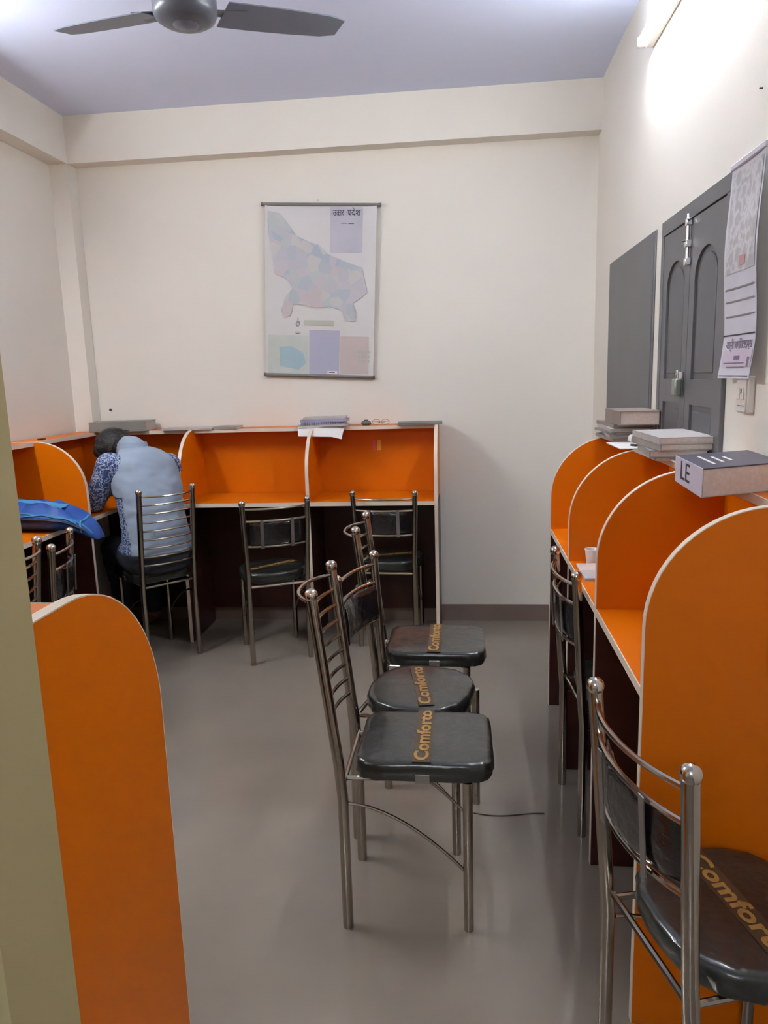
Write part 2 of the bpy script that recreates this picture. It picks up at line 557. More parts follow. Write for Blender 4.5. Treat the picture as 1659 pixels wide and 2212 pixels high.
def ladder_chair(label, loc, rz):
    t = thing('ladder_back_chair', label, 'chair', loc, rz, 'ladder back steel chairs')
    zs = 0.437
    seat = cushion(0.183, 0.158, zs, 0.494, 7.0, cx=0.05).build('seat', SEAT, t)
    seat_graphics(t, seat, 0.494, 0.152, 0.0, False, cx=0.045)
    for s in (-1, 1):
        G().box((0.028, s * 0.158 - 0.0025, zs + 0.004), (0.066, s * 0.158 + 0.0025, zs + 0.028)).build('side_bracket', STRAP, seat, bevel=0.0015)
    chair_base(t, 0.146, 0.145, 0.935, seat, zs)
    for k in range(9):
        z = 0.918 - 0.0455 * k
        f = (z - 0.48) / (0.935 - 0.48)
        x0 = -0.1725 - 0.052 * f
        bow = 0.062 if k == 0 else 0.030
        pts = []
        for i in range(13):
            u = -1 + 2 * i / 12
            pts.append((x0 - bow * (1 - abs(u) ** 2.4), u * 0.140, z))
        G().tube(pts, 0.0052, 8).build('rung', CHROME, t)
    return t

def padded_chair(label, loc, rz, flip=False, trot=0.0):
    t = thing('padded_back_chair', label, 'chair', loc, rz, 'padded back steel chairs')
    zs = 0.426
    seat = cushion(0.168, 0.176, zs, 0.482, 2.5, cx=0.015, wob=0.002).build('seat', SEAT, t)
    seat_graphics(t, seat, 0.482, 0.155, trot, flip, cx=0.015)
    chair_base(t, 0.168, 0.155, 0.862, seat, zs, 0.026)
    def rungpts(z, bow):
        f = (z - 0.48) / (0.862 - 0.48)
        x0 = -0.1725 - 0.026 * f
        hw = 0.155 + 0.013 * f - 0.008
        return [(x0 - bow * (1 - abs(-1 + 2 * i / 12) ** 2.2), (-1 + 2 * i / 12) * hw, z) for i in range(13)]
    G().tube(rungpts(0.838, 0.035), 0.0058, 8).build('rung', CHROME, t)
    G().tube(rungpts(0.775, 0.032), 0.0058, 8).build('rung', CHROME, t)
    G().tube(rungpts(0.642, 0.032), 0.0058, 8).build('rung', CHROME, t)
    # wrapped back cushion following the bow of the rungs
    rings = []
    N = 22
    for i in range(N + 1):
        u = -1 + 2 * i / N
        hw = 0.136
        bow = 0.032 * (1 - abs(u) ** 2.2)
        th = 0.013 * (1 - 0.55 * abs(u) ** 6)
        ring = []
        for k in range(16):
            a = 2 * PI * k / 16
            ca, sa = math.cos(a), math.sin(a)
            zz = 0.709 + 0.061 * math.copysign(abs(sa) ** 0.45, sa)
            f = (zz - 0.48) / 0.382
            xx = -0.1725 - 0.026 * f - bow + 0.006 + th * math.copysign(abs(ca) ** 0.7, ca)
            xx += 0.0035 * mnoise.noise(Vector((u * 9 + 3, zz * 70, ca * 2)))
            ring.append((xx, u * hw, zz + 0.003 * mnoise.noise(Vector((u * 14, sa * 3, 1)))))
        rings.append(ring)
    G().loft(rings).build('back_cushion', PAD, t)
    for y in (-0.078, 0.078):
        g = G()
        u = y / 0.147
        pts = []
        for z in (0.783, 0.74, 0.70, 0.66, 0.634):
            f = (z - 0.48) / 0.382
            pts.append((-0.1725 - 0.026 * f - 0.032 * (1 - abs(u) ** 2.2) - 0.0125, y, z))
        rings = [[(p[0] - 0.001, y - 0.0085, p[2]), (p[0] - 0.001, y + 0.0085, p[2]), (p[0] + 0.0015, y + 0.0085, p[2]), (p[0] + 0.0015, y - 0.0085, p[2])] for p in pts]
        g.loft(rings)
        g.build('back_strap', STRAP, t)
    return t

RZ = math.radians
c1 = ladder_chair('nearest ladder-back steel chair in the middle of the floor, square dark seat', (-0.162, 1.914, 0), 0.0)
clone(c1, 'farthest of the three steel chairs in the middle row, square seat, behind the round-seated one', (-0.160, 2.69, 0), 0.0)
clone(c1, 'ladder-back steel chair on which the person in grey sits', (-1.683, 3.769, 0), RZ(137))
clone(c1, 'ladder-back steel chair at the far left edge, beside the cream wall end', (-1.73, 2.27, 0), RZ(182))
c2 = padded_chair('round-seated steel chair between the two square-seated chairs in the middle row', (-0.160, 2.28, 0), RZ(-13), trot=RZ(-22))
clone(c2, 'padded-back steel chair turned towards the desk right of the seated person', (-1.041, 3.817, 0), RZ(114.8))
clone(c2, 'padded-back steel chair at the last back-wall desk beside the white end panel', (-0.412, 4.055, 0), RZ(86))
c7 = padded_chair('padded-back steel chair pushed in at the right-hand carrels', (0.520, 2.386, 0), RZ(4), flip=True)
clone(c7, 'nearest padded-back steel chair at lower right, against the large orange end panel', (0.488, 1.295, 0), RZ(15))
clone(c7, 'padded-back steel chair by the left wall desk, below the blue bag', (-1.816, 2.718, 0), RZ(197.5))

# ------------------------------------------------------------------ ceiling fan
fan = thing('ceiling_fan', 'grey three-bladed ceiling fan at the top left', 'ceiling fan', (-0.926, 2.70, 2.665))
G().lathe([(0.005, 0.008), (0.05, 0.010), (0.080, 0.016), (0.100, 0.028), (0.108, 0.046), (0.108, 0.085), (0.098, 0.105), (0.06, 0.125), (0.02, 0.13), (0.005, 0.13)], n=32).build('motor', FAND, fan)
G().lathe([(0.003, 0.000), (0.03, 0.002), (0.045, 0.009), (0.003, 0.012)], n=24).build('bottom_cap', FANM, fan)
G().tube([(0, 0, 0.12), (0, 0, 0.26)], 0.011, 12).build('down_rod', FANM, fan)
G().lathe([(0.01, 0.20), (0.035, 0.21), (0.06, 0.26), (0.062, 0.294), (0.005, 0.294)], n=24).build('canopy', FANM, fan)
for ang in (38, 158, 278):
    a = RZ(ang)
    ca, sa = math.cos(a), math.sin(a)
    def L2W(r, s_, z):
        return (ca * r - sa * s_, sa * r + ca * s_, z)
    rings = []
    for k in range(9):
        u = k / 8
        r = 0.135 + 0.465 * u
        hw = 0.066 - 0.012 * u + 0.006 * math.sin(PI * u) - (0.012 if k == 8 else 0)
        z = 0.068 + 0.05 * u
        tw = 0.20
        o = 0.004
        rings.append([L2W(r, -hw, z + hw * tw), L2W(r, hw, z - hw * tw), L2W(r, hw, z - hw * tw + o), L2W(r, -hw, z + hw * tw + o)])
    bl = G().loft(rings).build('blade', FANM, fan)
    g = G()
    g.loft([[L2W(r, -hw, z), L2W(r, hw, z), L2W(r, hw, z + 0.004), L2W(r, -hw, z + 0.004)] for r, hw, z in ((0.09, 0.02, 0.066), (0.14, 0.026, 0.072), (0.21, 0.04, 0.08))])
    g.build('blade_bracket', FAND, bl)

# ------------------------------------------------------------------ tube lights (the room's lamps and an added rear fill)
def tube_light(label, x, y0, y1, z, side, strength, rz=0.0):
    t = thing('tube_light', label, 'tube light', (x, (y0 + y1) / 2, z), rz, 'wall mounted tube lights')
    L = (y1 - y0) / 2
    G().box((min(0, side * 0.03), -L, -0.02), (max(0, side * 0.03), L, 0.02)).build('batten', WHITEP, t, bevel=0.004)
    em = mat('lit_tube_%d' % int(strength), (255, 255, 255), 0.4, emit=((0.90, 0.95, 1.0), strength))
    G().tube([(side * 0.048, -L + 0.02, 0), (side * 0.048, L - 0.02, 0)], 0.014, 14).build('tube', em, t)
    for s in (-1, 1):
        G().box((min(side * 0.03, side * 0.062), s * L - 0.012, -0.017), (max(side * 0.03, side * 0.062), s * L + 0.012, 0.017)).build('end_cap', WHITEP, t, bevel=0.003)
    return t
tube_light('glaring white tube light high on the right wall above the doors', XR, 2.02, 3.19, 2.70, -1, TUBE_RIGHT)
tube_light('white tube light high on the left wall, just outside the picture', XL + 0.0, 1.75, 2.92, 2.62, 1, TUBE_LEFT)

tube_light('added fill tube light on the wall behind the viewer, outside the picture', -0.55, YF - 0.585, YF + 0.585, 2.44, 1, TUBE_REAR_FILL, PI / 2)  # unseen tube added to brighten the near orange end panel

# ------------------------------------------------------------------ wall map
MX0, MX1 = -1.128, -0.492        # sheet, on the back wall
MZ0, MZ1 = 1.492, 2.437
mp = thing('wall_map', 'laminated printed map on rods hanging on the back wall', 'map', ((MX0 + MX1) / 2, YB - 0.012, (MZ0 + MZ1) / 2))
mp.rotation_euler = (0, RZ(3.2), 0)
W2, H2 = (MX1 - MX0) / 2, (MZ1 - MZ0) / 2
def sheet_y(x, z):
    e = abs(x / W2)
    return -0.004 - 0.010 * e ** 6 - 0.003 * math.sin(z * 5 + 0.6)
def sheet_patch(poly, m, name, lift, par):
    # flat print, subdivided so that it follows the curl of the sheet
    me = G()
    me.add([(p[0], sheet_y(p[0], p[1]) - lift, p[1]) for p in poly], [tuple(range(len(poly)))])
    return me.build(name, m, par, smooth=False)
NX, NZ = 24, 16
g = G()
vs = []
for dy in (0, 0.0012):
    for j in range(NZ + 1):
        for i in range(NX + 1):
            x = -W2 + 2 * W2 * i / NX
            z = -H2 + 2 * H2 * j / NZ
            vs.append((x, sheet_y(x, z) + dy, z))
fs = []
n1 = (NX + 1) * (NZ + 1)
for j in range(NZ):
    for i in range(NX):
        a = j * (NX + 1) + i
        fs.append((a, a + 1, a + NX + 2, a + NX + 1))
        fs.append((n1 + a + NX + 1, n1 + a + NX + 2, n1 + a + 1, n1 + a))
g.add(vs, fs)
LAM = mat('laminated_map_paper', (210, 207, 207), 0.22, var=0.03, vscale=3, coat=0.4)
sheet = g.build('map_sheet', LAM, mp)
STATE = pattern_mat('map_district_print', [(0.0, (184, 182, 190)), (0.15, (190, 184, 191)), (0.3, (176, 182, 190)), (0.45, (192, 190, 188)), (0.58, (182, 187, 189)), (0.7, (193, 182, 185)), (0.8, (170, 178, 190)), (0.9, (186, 190, 186))], 17.0, 0.25, 'V')
def px(u, v):                    # fractions of the printed sheet
    return (-W2 + 2 * W2 * (u - 165) / 1295.0, H2 - 2 * H2 * (v - 170) / 1830.0)
def grid_patch(name, u0, v0, u1, v1, m, lift=0.0015, n=6):
    pts_ = G()
    vs, fs = [], []
    for j in range(n + 1):
        for i in range(n + 1):
            x, z = px(u0 + (u1 - u0) * i / n, v0 + (v1 - v0) * j / n)
            vs.append((x, sheet_y(x, z) - lift, z))
    for j in range(n):
        for i in range(n):
            a = j * (n + 1) + i
            fs.append((a, a + 1, a + n + 2, a + n + 1))
    return pts_.add(vs, fs).build(name, m, sheet)
outline = [(200, 240), (330, 260), (440, 380), (540, 500), (690, 560), (800, 590), (900, 680), (1100, 760), (1300, 820), (1370, 1080), (1290, 1150), (1200, 1200), (1240, 1290), (1240, 1400), (1120, 1390), (1080, 1280), (930, 1240), (760, 1260), (640, 1230), (500, 1220), (460, 1350), (390, 1370), (350, 1300), (400, 1150), (490, 1050), (430, 950), (280, 900), (250, 700), (220, 540), (200, 350)]
sheet_patch([px(*p) for p in outline], STATE, 'state_print', 0.0045, sheet)
LILAC = mat('print_lilac_grey', (184, 180, 192), 0.3)
grid_patch('title_block', 925, 195, 1300, 670, LILAC)
PERI = pattern_mat('print_periwinkle', [(0.0, (164, 166, 188)), (0.5, (172, 172, 192)), (1.0, (182, 176, 198))], 3.0, 0.3)
grid_patch('index_block', 690, 1500, 1050, 1990, PERI)
PGREEN = mat('print_pale_green', (190, 196, 190), 0.3)
grid_patch('green_inset', 200, 1560, 680, 1985, PGREEN, 0.0012)
TEAL = mat('print_teal', (156, 180, 190), 0.3)
sheet_patch([px(*p) for p in [(330, 1690), (470, 1680), (620, 1750), (650, 1870), (560, 1940), (340, 1900)]], TEAL, 'teal_inset', 0.0030, sheet)
PINK = pattern_mat('print_pale_pink', [(0.0, (196, 184, 184)), (0.5, (192, 178, 176)), (1.0, (188, 190, 180))], 5.0, 0.3)
grid_patch('pink_inset', 1060, 1560, 1400, 1970, PINK, 0.0014)
PG2 = mat('print_olive_grey', (178, 180, 168), 0.3)
for r in range(3):
    for c_ in range(4):
        u = 1275 + c_ * 38
        v = 1715 + r * 50
        grid_patch('legend_mark', u, v, u + 24, v + 28, PG2, 0.0026, 1)
grid_patch('scale_bar', 620, 1392, 980, 1450, PG2, 0.0016, 3)
grid_patch('imprint_label', 912, 1945, 1030, 1976, PAPER, 0.0026, 2)
grid_patch('imprint_line', 930, 1955, 1000, 1964, INK, 0.0034, 2)
for u0, u1, v in ((1050, 1120, 362), (1135, 1200, 366), (515, 590, 1525), (525, 575, 1542)):
    grid_patch('print_line', u0, v - 4, u1, v + 3, INK, 0.0026, 1)
MIDG = mat('print_mid_grey', (120, 116, 124), 0.4)
random.seed(3)
for k in range(16):                      # small compass emblem
    a = 2 * PI * k / 16
    u, v = 553 + 28 * math.cos(a) * random.uniform(.4, 1), 1435 + 34 * math.sin(a) * random.uniform(.4, 1)
    grid_patch('emblem_mark', u - 5, v - 4, u + 5, v + 4, MIDG, 0.0026, 1)
grid_patch('emblem_mark', 551, 1365, 557, 1410, MIDG, 0.0026, 1)
# title in Devanagari, glyph by glyph so that the conjuncts join
def glyph(ch, u, v, wid, hgt_size, sxx=None):
    x, z = px(u, v)
    return text_part('title_letter', ch, hgt_size, INK, sheet, frame((1, 0, 0), (0, 0, 1), (x, sheet_y(x, z) - 0.0032, z)), ext=0.0003, width=wid)
SZ = 0.048
UW = 2 * W2 / 1295.0
for ch, u, wdt in (('उ', 975, 44), ('त', 1012, 34), ('त', 1035, 42), ('र', 1068, 32), ('प', 1143, 40), ('दे', 1190, 44), ('श', 1245, 58)):
    glyph(ch, u, 255, wdt * UW, SZ)
grid_patch('title_stroke', 1138, 268, 1158, 276, INK, 0.0034, 1)
for z, nm, ov in ((H2, 'top_rod', 0.018), (-H2, 'bottom_rod', 0.004)):
    rod = G().tube([(-W2 - ov, -0.008, z), (W2 + ov, -0.008, z)], 0.009, 12).build(nm, mat('rod_grey', (120, 117, 115), 0.4, var=0.05), mp)
    for s in (-1, 1):
        G().tube([(s * (W2 + ov) - 0.006, -0.008, z), (s * (W2 + ov) + 0.006, -0.008, z)], 0.0102, 12).build('rod_cap', mat('rod_cap_grey', (96, 94, 94), 0.4), rod)
nail = G().tube([(-0.80, YB - 0.012, 2.462), (-0.80, YB, 2.462)], 0.004, 8).build('nail', STEEL)
tag(nail, 'small nail in the back wall just above the map', 'nail')
hole = G().lathe([(0.009, 0), (0.009, 0.003), (0.004, 0.004)], n=12).build('wall_plug', INK)
hole.rotation_euler = (PI / 2, 0, 0)
hole.location = (-2.14, YB, 1.325)
tag(hole, 'small dark wall plug on the back wall above the seated person', 'wall plug')
nail2 = G().tube([(XR - 0.008, 2.053, 2.144), (XR, 2.053, 2.144)], 0.0025, 8).build('nail', INK)
tag(nail2, 'small dark nail high on the right wall above the calendar', 'nail')

# ------------------------------------------------------------------ calendar and switch board, right wall
CY0, CY1, CZ0, CZ1 = 1.930, 2.156, 1.447, 1.985
cal = thing('wall_calendar', 'paper wall calendar hanging over the right edge of the double door', 'calendar', (XR - 0.016, (CY0 + CY1) / 2, (CZ0 + CZ1) / 2))
CW, CHh = (CY1 - CY0) / 2, (CZ1 - CZ0) / 2
def cal_x(y, z):
    return -0.012 - 0.005 * math.sin(z * 14 + 0.8) - 0.012 * max(0, (-z - 0.16)) * 6 - 0.004 * (y / CW) ** 2
def cal_grid(name, a0, b0, a1, b1, m, lift=0.0, n=8, par=None, thick=False):
    """a: 0 left .. 1 right as seen from the room, b: 0 top .. 1 bottom"""
    vs, fs = [], []
    def P(a, b, l):
        y = CW - 2 * CW * a
        z = CHh - 2 * CHh * b
        return (cal_x(y, z) - l, y, z)
    for l in ((lift, lift - 0.0012) if thick else (lift,)):
        for j in range(n + 1):
            for i in range(n + 1):
                vs.append(P(a0 + (a1 - a0) * i / n, b0 + (b1 - b0) * j / n, l))
    q = (n + 1) ** 2
    for j in range(n):
        for i in range(n):
            a = j * (n + 1) + i
            fs.append((a, a + 1, a + n + 2, a + n + 1))
            if thick:
                fs.append((q + a + n + 1, q + a + n + 2, q + a + 1, q + a))
    return G().add(vs, fs).build(name, m, par if par is not None else cal)
CALP = mat('calendar_paper', (204, 202, 212), 0.55, var=0.04, vscale=14)
cs = cal_grid('calendar_sheet', 0, 0, 1, 1, CALP, 0.0, 18, cal, True)
FLOR = pattern_mat('calendar_picture_print', [(0.0, (150, 148, 150)), (0.42, (176, 174, 176)), (0.52, (204, 202, 206)), (0.62, (168, 166, 170)), (1.0, (190, 188, 192))], 26.0, 0.5)
cal_grid('picture_print', 0.06, 0.03, 0.94, 0.50, FLOR, 0.0012, 12, cs)
cal_grid('red_print', 0.46, 0.43, 0.64, 0.475, mat('print_dull_red', (186, 140, 142), 0.5), 0.0022, 4, cs)
for b in (0.57, 0.63, 0.70):
    cal_grid('ruled_line', 0.06, b, 0.94, b + 0.008, MIDG, 0.0016, 6, cs)
cal_grid('ruled_line', 0.0, 0.79, 0.98, 0.797, INK, 0.0016, 6, cs)
cal_grid('pink_print', 0.06, 0.865, 0.97, 0.945, mat('print_pale_mauve', (196, 182, 198), 0.5), 0.0012, 6, cs)
for a, ch in ((0.24, 'अर्मी'), (0.50, 'अमित'), (0.78, 'टाइम्स')):
    y = CW - 2 * CW * a
    z = CHh - 2 * CHh * 0.842
    text_part('heading_letters', ch, 0.030, INKP, cs, frame((0, -1, 0), (0, 0, 1), (cal_x(y, z) - 0.0028, y, z)), width=0.055 if a < 0.6 else 0.066, ext=0.0003)
cal_grid('heading_tag', 0.40, 0.893, 0.58, 0.912, INKP, 0.0020, 3, cs)
cal_grid('ruled_line', 0.12, 0.925, 0.76, 0.931, INKP, 0.0020, 4, cs)
cal_grid('ruled_line', 0.22, 0.944, 0.78, 0.950, MIDG, 0.0020, 4, cs)
cal_grid('ruled_line', 0.05, 0.985, 0.97, 0.990, INK, 0.0020, 6, cs)
cal_grid('emblem', 0.84, 0.900, 0.91, 0.945, INKP, 0.0022, 3, cs)
G().box((-0.016, -CW - 0.002, CHh - 0.006), (-0.006, CW + 0.002, CHh + 0.008)).build('top_strip', CALP, cal, bevel=0.002)

sw = thing('switch_board', 'white switch board on the right wall under the calendar', 'switch board', (XR - 0.0, 2.02, 1.403))
G().box((-0.020, -0.036, -0.045), (0.0, 0.036, 0.05)).build('box', WHITEP, sw, bevel=0.005)
pt_ = G().box((-0.023, -0.033, -0.041), (-0.020, 0.033, 0.046)).build('face_plate', WHITEP, sw, bevel=0.001)
for yy in (-0.014, 0.014):
    G().box((-0.027, yy - 0.010, -0.010), (-0.023, yy + 0.010, 0.020)).build('rocker_switch', WHITEP, sw, bevel=0.002)
G().box((-0.0285, -0.016, 0.006), (-0.0265, -0.013, 0.018)).build('switch_mark', INK, pt_)
G().box((-0.0245, -0.028, -0.026), (-0.0228, 0.018, -0.0245)).build('switch_mark', MIDG, pt_)

# ------------------------------------------------------------------ books and papers
def book(name, label, cat, loc, rz, l, wd, t, cover, pages=PAGES, group=None, spine='y', sag=0.0, skew=0.0):
    """l along local y, wd along local x; spine at -x"""
    o = thing(name, label, cat, loc, rz, group)
    c = min(0.003, t * 0.18)
    def sl(x, y, z):
        return (x + skew * y, y, z - sag * max(0, abs(y) / (l / 2) - 0.45) ** 2)
    def slab(x0, x1, y0, y1, z0, z1):
        n = 8
        rings = []
        for k in range(n + 1):
            y = y0 + (y1 - y0) * k / n
            rings.append([sl(x0, y, z0), sl(x1, y, z0), sl(x1, y, z1), sl(x0, y, z1)])
        return G().loft(rings)
    cv = slab(-wd / 2, wd / 2, -l / 2, l / 2, 0, c)
    q = slab(-wd / 2, wd / 2, -l / 2, l / 2, t - c, t)
    cv.add(q.v, q.f)
    q = slab(-wd / 2, -wd / 2 + c, -l / 2, l / 2, c, t - c)
    cv.add(q.v, q.f)
    cv.build('cover', cover, o)
    slab(-wd / 2 + c, wd / 2 - 0.003, -l / 2 + 0.003, l / 2 - 0.003, c, t - c).build('pages', pages, o)
    return o

ST = TOP + 0.0002      # top of the shelves
# --- right shelf, far stack
z = ST
GA = 'books in the far stack on the right shelf'
random.seed(11)
specs = [(0.30, 0.15, 0.014, COVER_G, 0.05, 0.0, 'bottom magazine of the far stack on the right-hand shelf'),
         (0.30, 0.15, 0.012, PAPER2, -0.07, 0.01, 'pale magazine second from the bottom of the far right-hand stack'),
         (0.29, 0.15, 0.012, COVER_G, 0.10, 0.014, 'curling grey magazine third from the bottom of the far right-hand stack'),
         (0.31, 0.15, 0.013, PAPER2, -0.02, 0.016, 'curling pale magazine fourth from the bottom of the far right-hand stack'),
         (0.30, 0.15, 0.014, COVER_B, 0.04, 0.01, 'brownish notebook just under the thick box on the far right-hand stack')]
yy = 3.06
for l, wd, t, cv, r, sg, lb in specs:
    book('magazine', lb, 'magazine', (0.640 + random.uniform(-.008, .002), yy + random.uniform(-.012, .012), z), r, l, wd, t, cv, PAPER2, GA, sag=sg * 0.5)
    z += t + 0.0006
book('thick_book', 'thick grey-brown book on top of the far right-hand stack', 'book', (0.645, 2.96, z), 0.03, 0.25, 0.145, 0.052, COVER_B, PAGES, GA)
# flat sheet hanging over the shelf edge
sh = G().box((-0.055, -0.115, 0), (0.055, 0.115, 0.004)).build('booklet', PAPER, loc=(0.592, 2.755, ST), rz=0.02, bevel=0.001)
tag(sh, 'thin white booklet jutting over the right shelf between the two stacks', 'booklet')
g = G()
rings = []
for i in range(7):
    a = -PI / 2 + PI * i / 6
    rings.append([(0.018 * max(.1, math.cos(a)) * math.cos(b) * random.uniform(.75, 1.15), 0.020 * max(.1, math.cos(a)) * math.sin(b) * random.uniform(.75, 1.15), 0.015 + 0.015 * math.sin(a)) for b in [2 * PI * k / 9 for k in range(9)]])
g.loft(rings)
cp = g.build('crumpled_paper', PAPER, loc=(0.625, 2.845, ST + 0.004), smooth=False)
tag(cp, 'small crumpled white paper ball on the right shelf between the stacks', 'paper ball')
er = G().box((-0.006, -0.014, 0), (0.006, 0.014, 0.008)).build('eraser', INK, loc=(0.60, 2.70, ST + 0.0041), rz=0.5, bevel=0.002)
tag(er, 'small dark eraser on the white booklet on the right shelf', 'eraser')
# --- right shelf, near stack
z = ST
GB = 'books in the near stack on the right shelf'
specs = [(0.27, 0.17, 0.010, PAPER2, 0.02, 0.656, 2.420, 0.0, 'bottom booklet of the near stack on the right-hand shelf'),
         (0.28, 0.165, 0.022, COVER_G, -0.10, 0.648, 2.410, 0.0, 'grey book second from the bottom of the near right-hand stack'),
         (0.30, 0.165, 0.020, COVER_G, 0.06, 0.648, 2.400, 0.0, 'grey book third from the bottom of the near right-hand stack'),
         (0.31, 0.165, 0.020, PAPER2, 0.03, 0.648, 2.400, 0.0015, 'pale curved magazine on top of the near right-hand stack')]
for l, wd, t, cv, r, x, y, sg, lb in specs:
    book('book', lb, 'book', (x, y, z), r, l, wd, t, cv, PAGES, GB, sag=sg)
    z += t + 0.0006
pp = G().box((-0.06, -0.13, 0), (0.06, 0.13, 0.0035)).build('loose_papers', PAPER, loc=(0.668, 2.16, ST), rz=-0.06, bevel=0.001)
tag(pp, 'loose white papers on the right shelf between near stack and thick book', 'papers')
# --- thick book with dark cover, corner jutting out
tb = thing('thick_reference_book', 'very thick book with dark cover and white page block jutting over the right shelf', 'book', (0.0, 0.0, ST))
P0, P1 = Vector((0.503, 1.617)), Vector((0.518, 1.872))
dxv = Vector((0.200, 0.095))
P2, P3 = P0 + dxv, P1 + dxv
fp = [P0, P2, P3, P1]
def shrink(poly, k):
    c = sum(poly, Vector((0, 0))) / len(poly)
    return [c + (p - c) * k for p in poly]
G().prism([tuple(p) for p in shrink(fp, 0.985)], lambda p: (p[0], p[1], 0.002), lambda p: (p[0], p[1], 0.0595)).build('page_block', PAGES, tb)
tcov = G().prism([tuple(p) for p in fp], lambda p: (p[0], p[1], 0.0595), lambda p: (p[0], p[1], 0.0625)).build('front_cover', COVER_D, tb)
G().prism([tuple(p) for p in fp], lambda p: (p[0], p[1], 0.0), lambda p: (p[0], p[1], 0.002)).build('back_cover', PAPER2, tb)
sd = (P1 - P0).normalized()
spn = G()
nrm = Vector((-sd.y, sd.x)) * 0.002
spn.prism([tuple(P0), tuple(P1), tuple(P1 + nrm), tuple(P0 + nrm)], lambda p: (p[0], p[1], 0.0), lambda p: (p[0], p[1], 0.0625))
spo = spn.build('spine', mat('pale_spine', (196, 190, 206), 0.5, var=0.03), tb)
mid = P0 + (P1 - P0) * 0.60 + nrm * 1.25
text_part('spine_letters', 'LE', 0.062, INK, spo, frame((-sd.x, -sd.y, 0), (0, 0, 1), (mid.x, mid.y, 0.033)), width=0.085, ext=0.0004)
ex2 = -sd
ey2 = Vector((-ex2.y, ex2.x))
cc = (P0 + P3) / 2
for off, wl in ((-0.062, 0.15), (-0.03, 0.10), (0.0, 0.07)):
    m0 = cc + dxv.normalized() * off
    a_, b_ = m0 - sd * wl / 2, m0 + sd * wl / 2
    hw = dxv.normalized() * 0.004
    G().prism([tuple(a_ - hw), tuple(b_ - hw), tuple(b_ + hw), tuple(a_ + hw)], lambda p: (p[0], p[1], 0.0625), lambda p: (p[0], p[1], 0.063)).build('cover_print', PAPER, tcov)

# --- back shelf
GC = 'notebooks in the pile on the back shelf'
z = ST
bx, byy = -0.80, 4.215
nb = [(0.28, 0.15, 0.004, PAPER, 0.10, 'lowest loose sheets of the pile on the back shelf, drooping over its edge', 0.0),
      (0.27, 0.16, 0.010, PAPER2, -0.05, 'bottom notebook of the pile on the back shelf', 0.0),
      (0.25, 0.15, 0.013, COVER_V, 0.04, 'spiral-bound notebook in the middle of the pile on the back shelf', 0.0),
      (0.26, 0.15, 0.014, COVER_V, -0.03, 'violet-grey notebook near the top of the pile on the back shelf', 0.0),
      (0.24, 0.14, 0.012, PAPER2, 0.06, 'top notebook of the pile on the back shelf', 0.0)]
for i, (l, wd, t, cv, r, lb, sg) in enumerate(nb):
    o = book('notebook', lb, 'notebook', (bx + 0.004 * i, byy, z), PI / 2 + r, l, wd, t, cv, PAPER, GC)
    if i == 2:
        g = G()
        for k in range(16):
            yv = -0.10 + 0.2 * k / 15
            g.tube([(-0.075 + 0.008 * math.cos(a), yv, 0.0065 + 0.008 * math.sin(a)) for a in [2 * PI * q / 10 for q in range(11)]], 0.0012, 5)
        g.build('spiral_binding', INK, o, kind='stuff')
    z += t + 0.0006
# drooping sheets
g = G()
rings = []
for k in range(8):
    u = k / 7
    yv = 4.17 - 0.09 * u
    zv = ST + 0.001 - 0.045 * u ** 2
    rings.append([(-0.94 + 0.02 * u, yv, zv), (-0.73, yv - 0.004, zv - 0.006 * u), (-0.665 - 0.01 * u, yv, zv - 0.02 * u), (-0.665 - 0.01 * u, yv, zv - 0.02 * u + 0.001), (-0.73, yv - 0.004, zv - 0.006 * u + 0.001), (-0.94 + 0.02 * u, yv, zv + 0.001)])
g.loft(rings)
dsheet = g.build('drooping_paper', PAPER)
tag(dsheet, 'white sheets sticking out under the notebook pile and drooping over the back shelf', 'papers')
# spectacles and mouse-like dark lump
ms = thing('computer_mouse', 'small dark rounded mouse on the back shelf beside the glasses', 'mouse', (-0.555, 4.24, ST))
G().ball((0, 0, 0.012), 0.03, sq=(1, 0.7, 0.55)).build('shell', mat('dark_grey_plastic', (92, 94, 96), 0.4), ms)
G().box((-0.012, -0.003, 0.026), (0.012, 0.003, 0.031)).build('button', INK, ms, bevel=0.001)
gl = thing('eyeglasses', 'thin wire eyeglasses folded on the back shelf right of the mouse', 'eyeglasses', (-0.47, 4.235, ST))
GOLD = mat('gold_wire', (168, 128, 92), 0.3, 0.8)
for s in (-1, 1):
    G().tube([(s * 0.026 + 0.022 * math.cos(a), 0, 0.017 + 0.015 * math.sin(a)) for a in [2 * PI * k / 14 for k in range(15)]], 0.0016, 6).build('rim', GOLD, gl)
    G().tube([(s * 0.048, 0, 0.02), (s * 0.05, 0.02, 0.021), (-s * 0.02, 0.03 + 0.004 * s, 0.012)], 0.0014, 6).build('temple', GOLD, gl)
G().tube([(-0.006, 0, 0.02), (0, -0.002, 0.023), (0.006, 0, 0.02)], 0.0014, 6).build('bridge', GOLD, gl)
fo = book('folder', 'flat grey folder at the right end of the back shelf', 'folder', (-0.245, 4.235, ST), PI / 2 + 0.04, 0.25, 0.16, 0.012, mat('grey_green_cover', (110, 112, 110), 0.5), PAPER2)
# stickers on the last back panel
for i, (x, m_, nm) in enumerate(((-0.521, RED, 'pink-red paper flag stuck on the last orange back panel'), (-0.493, YEL, 'yellow paper flag stuck on the last orange back panel'))):
    o = G().box((x - 0.011, -0.001, 0), (x + 0.011, 0.0, 0.06)).build('paper_flag', m_, loc=(0, 4.3235, 1.052))
    tag(o, nm, 'sticker')
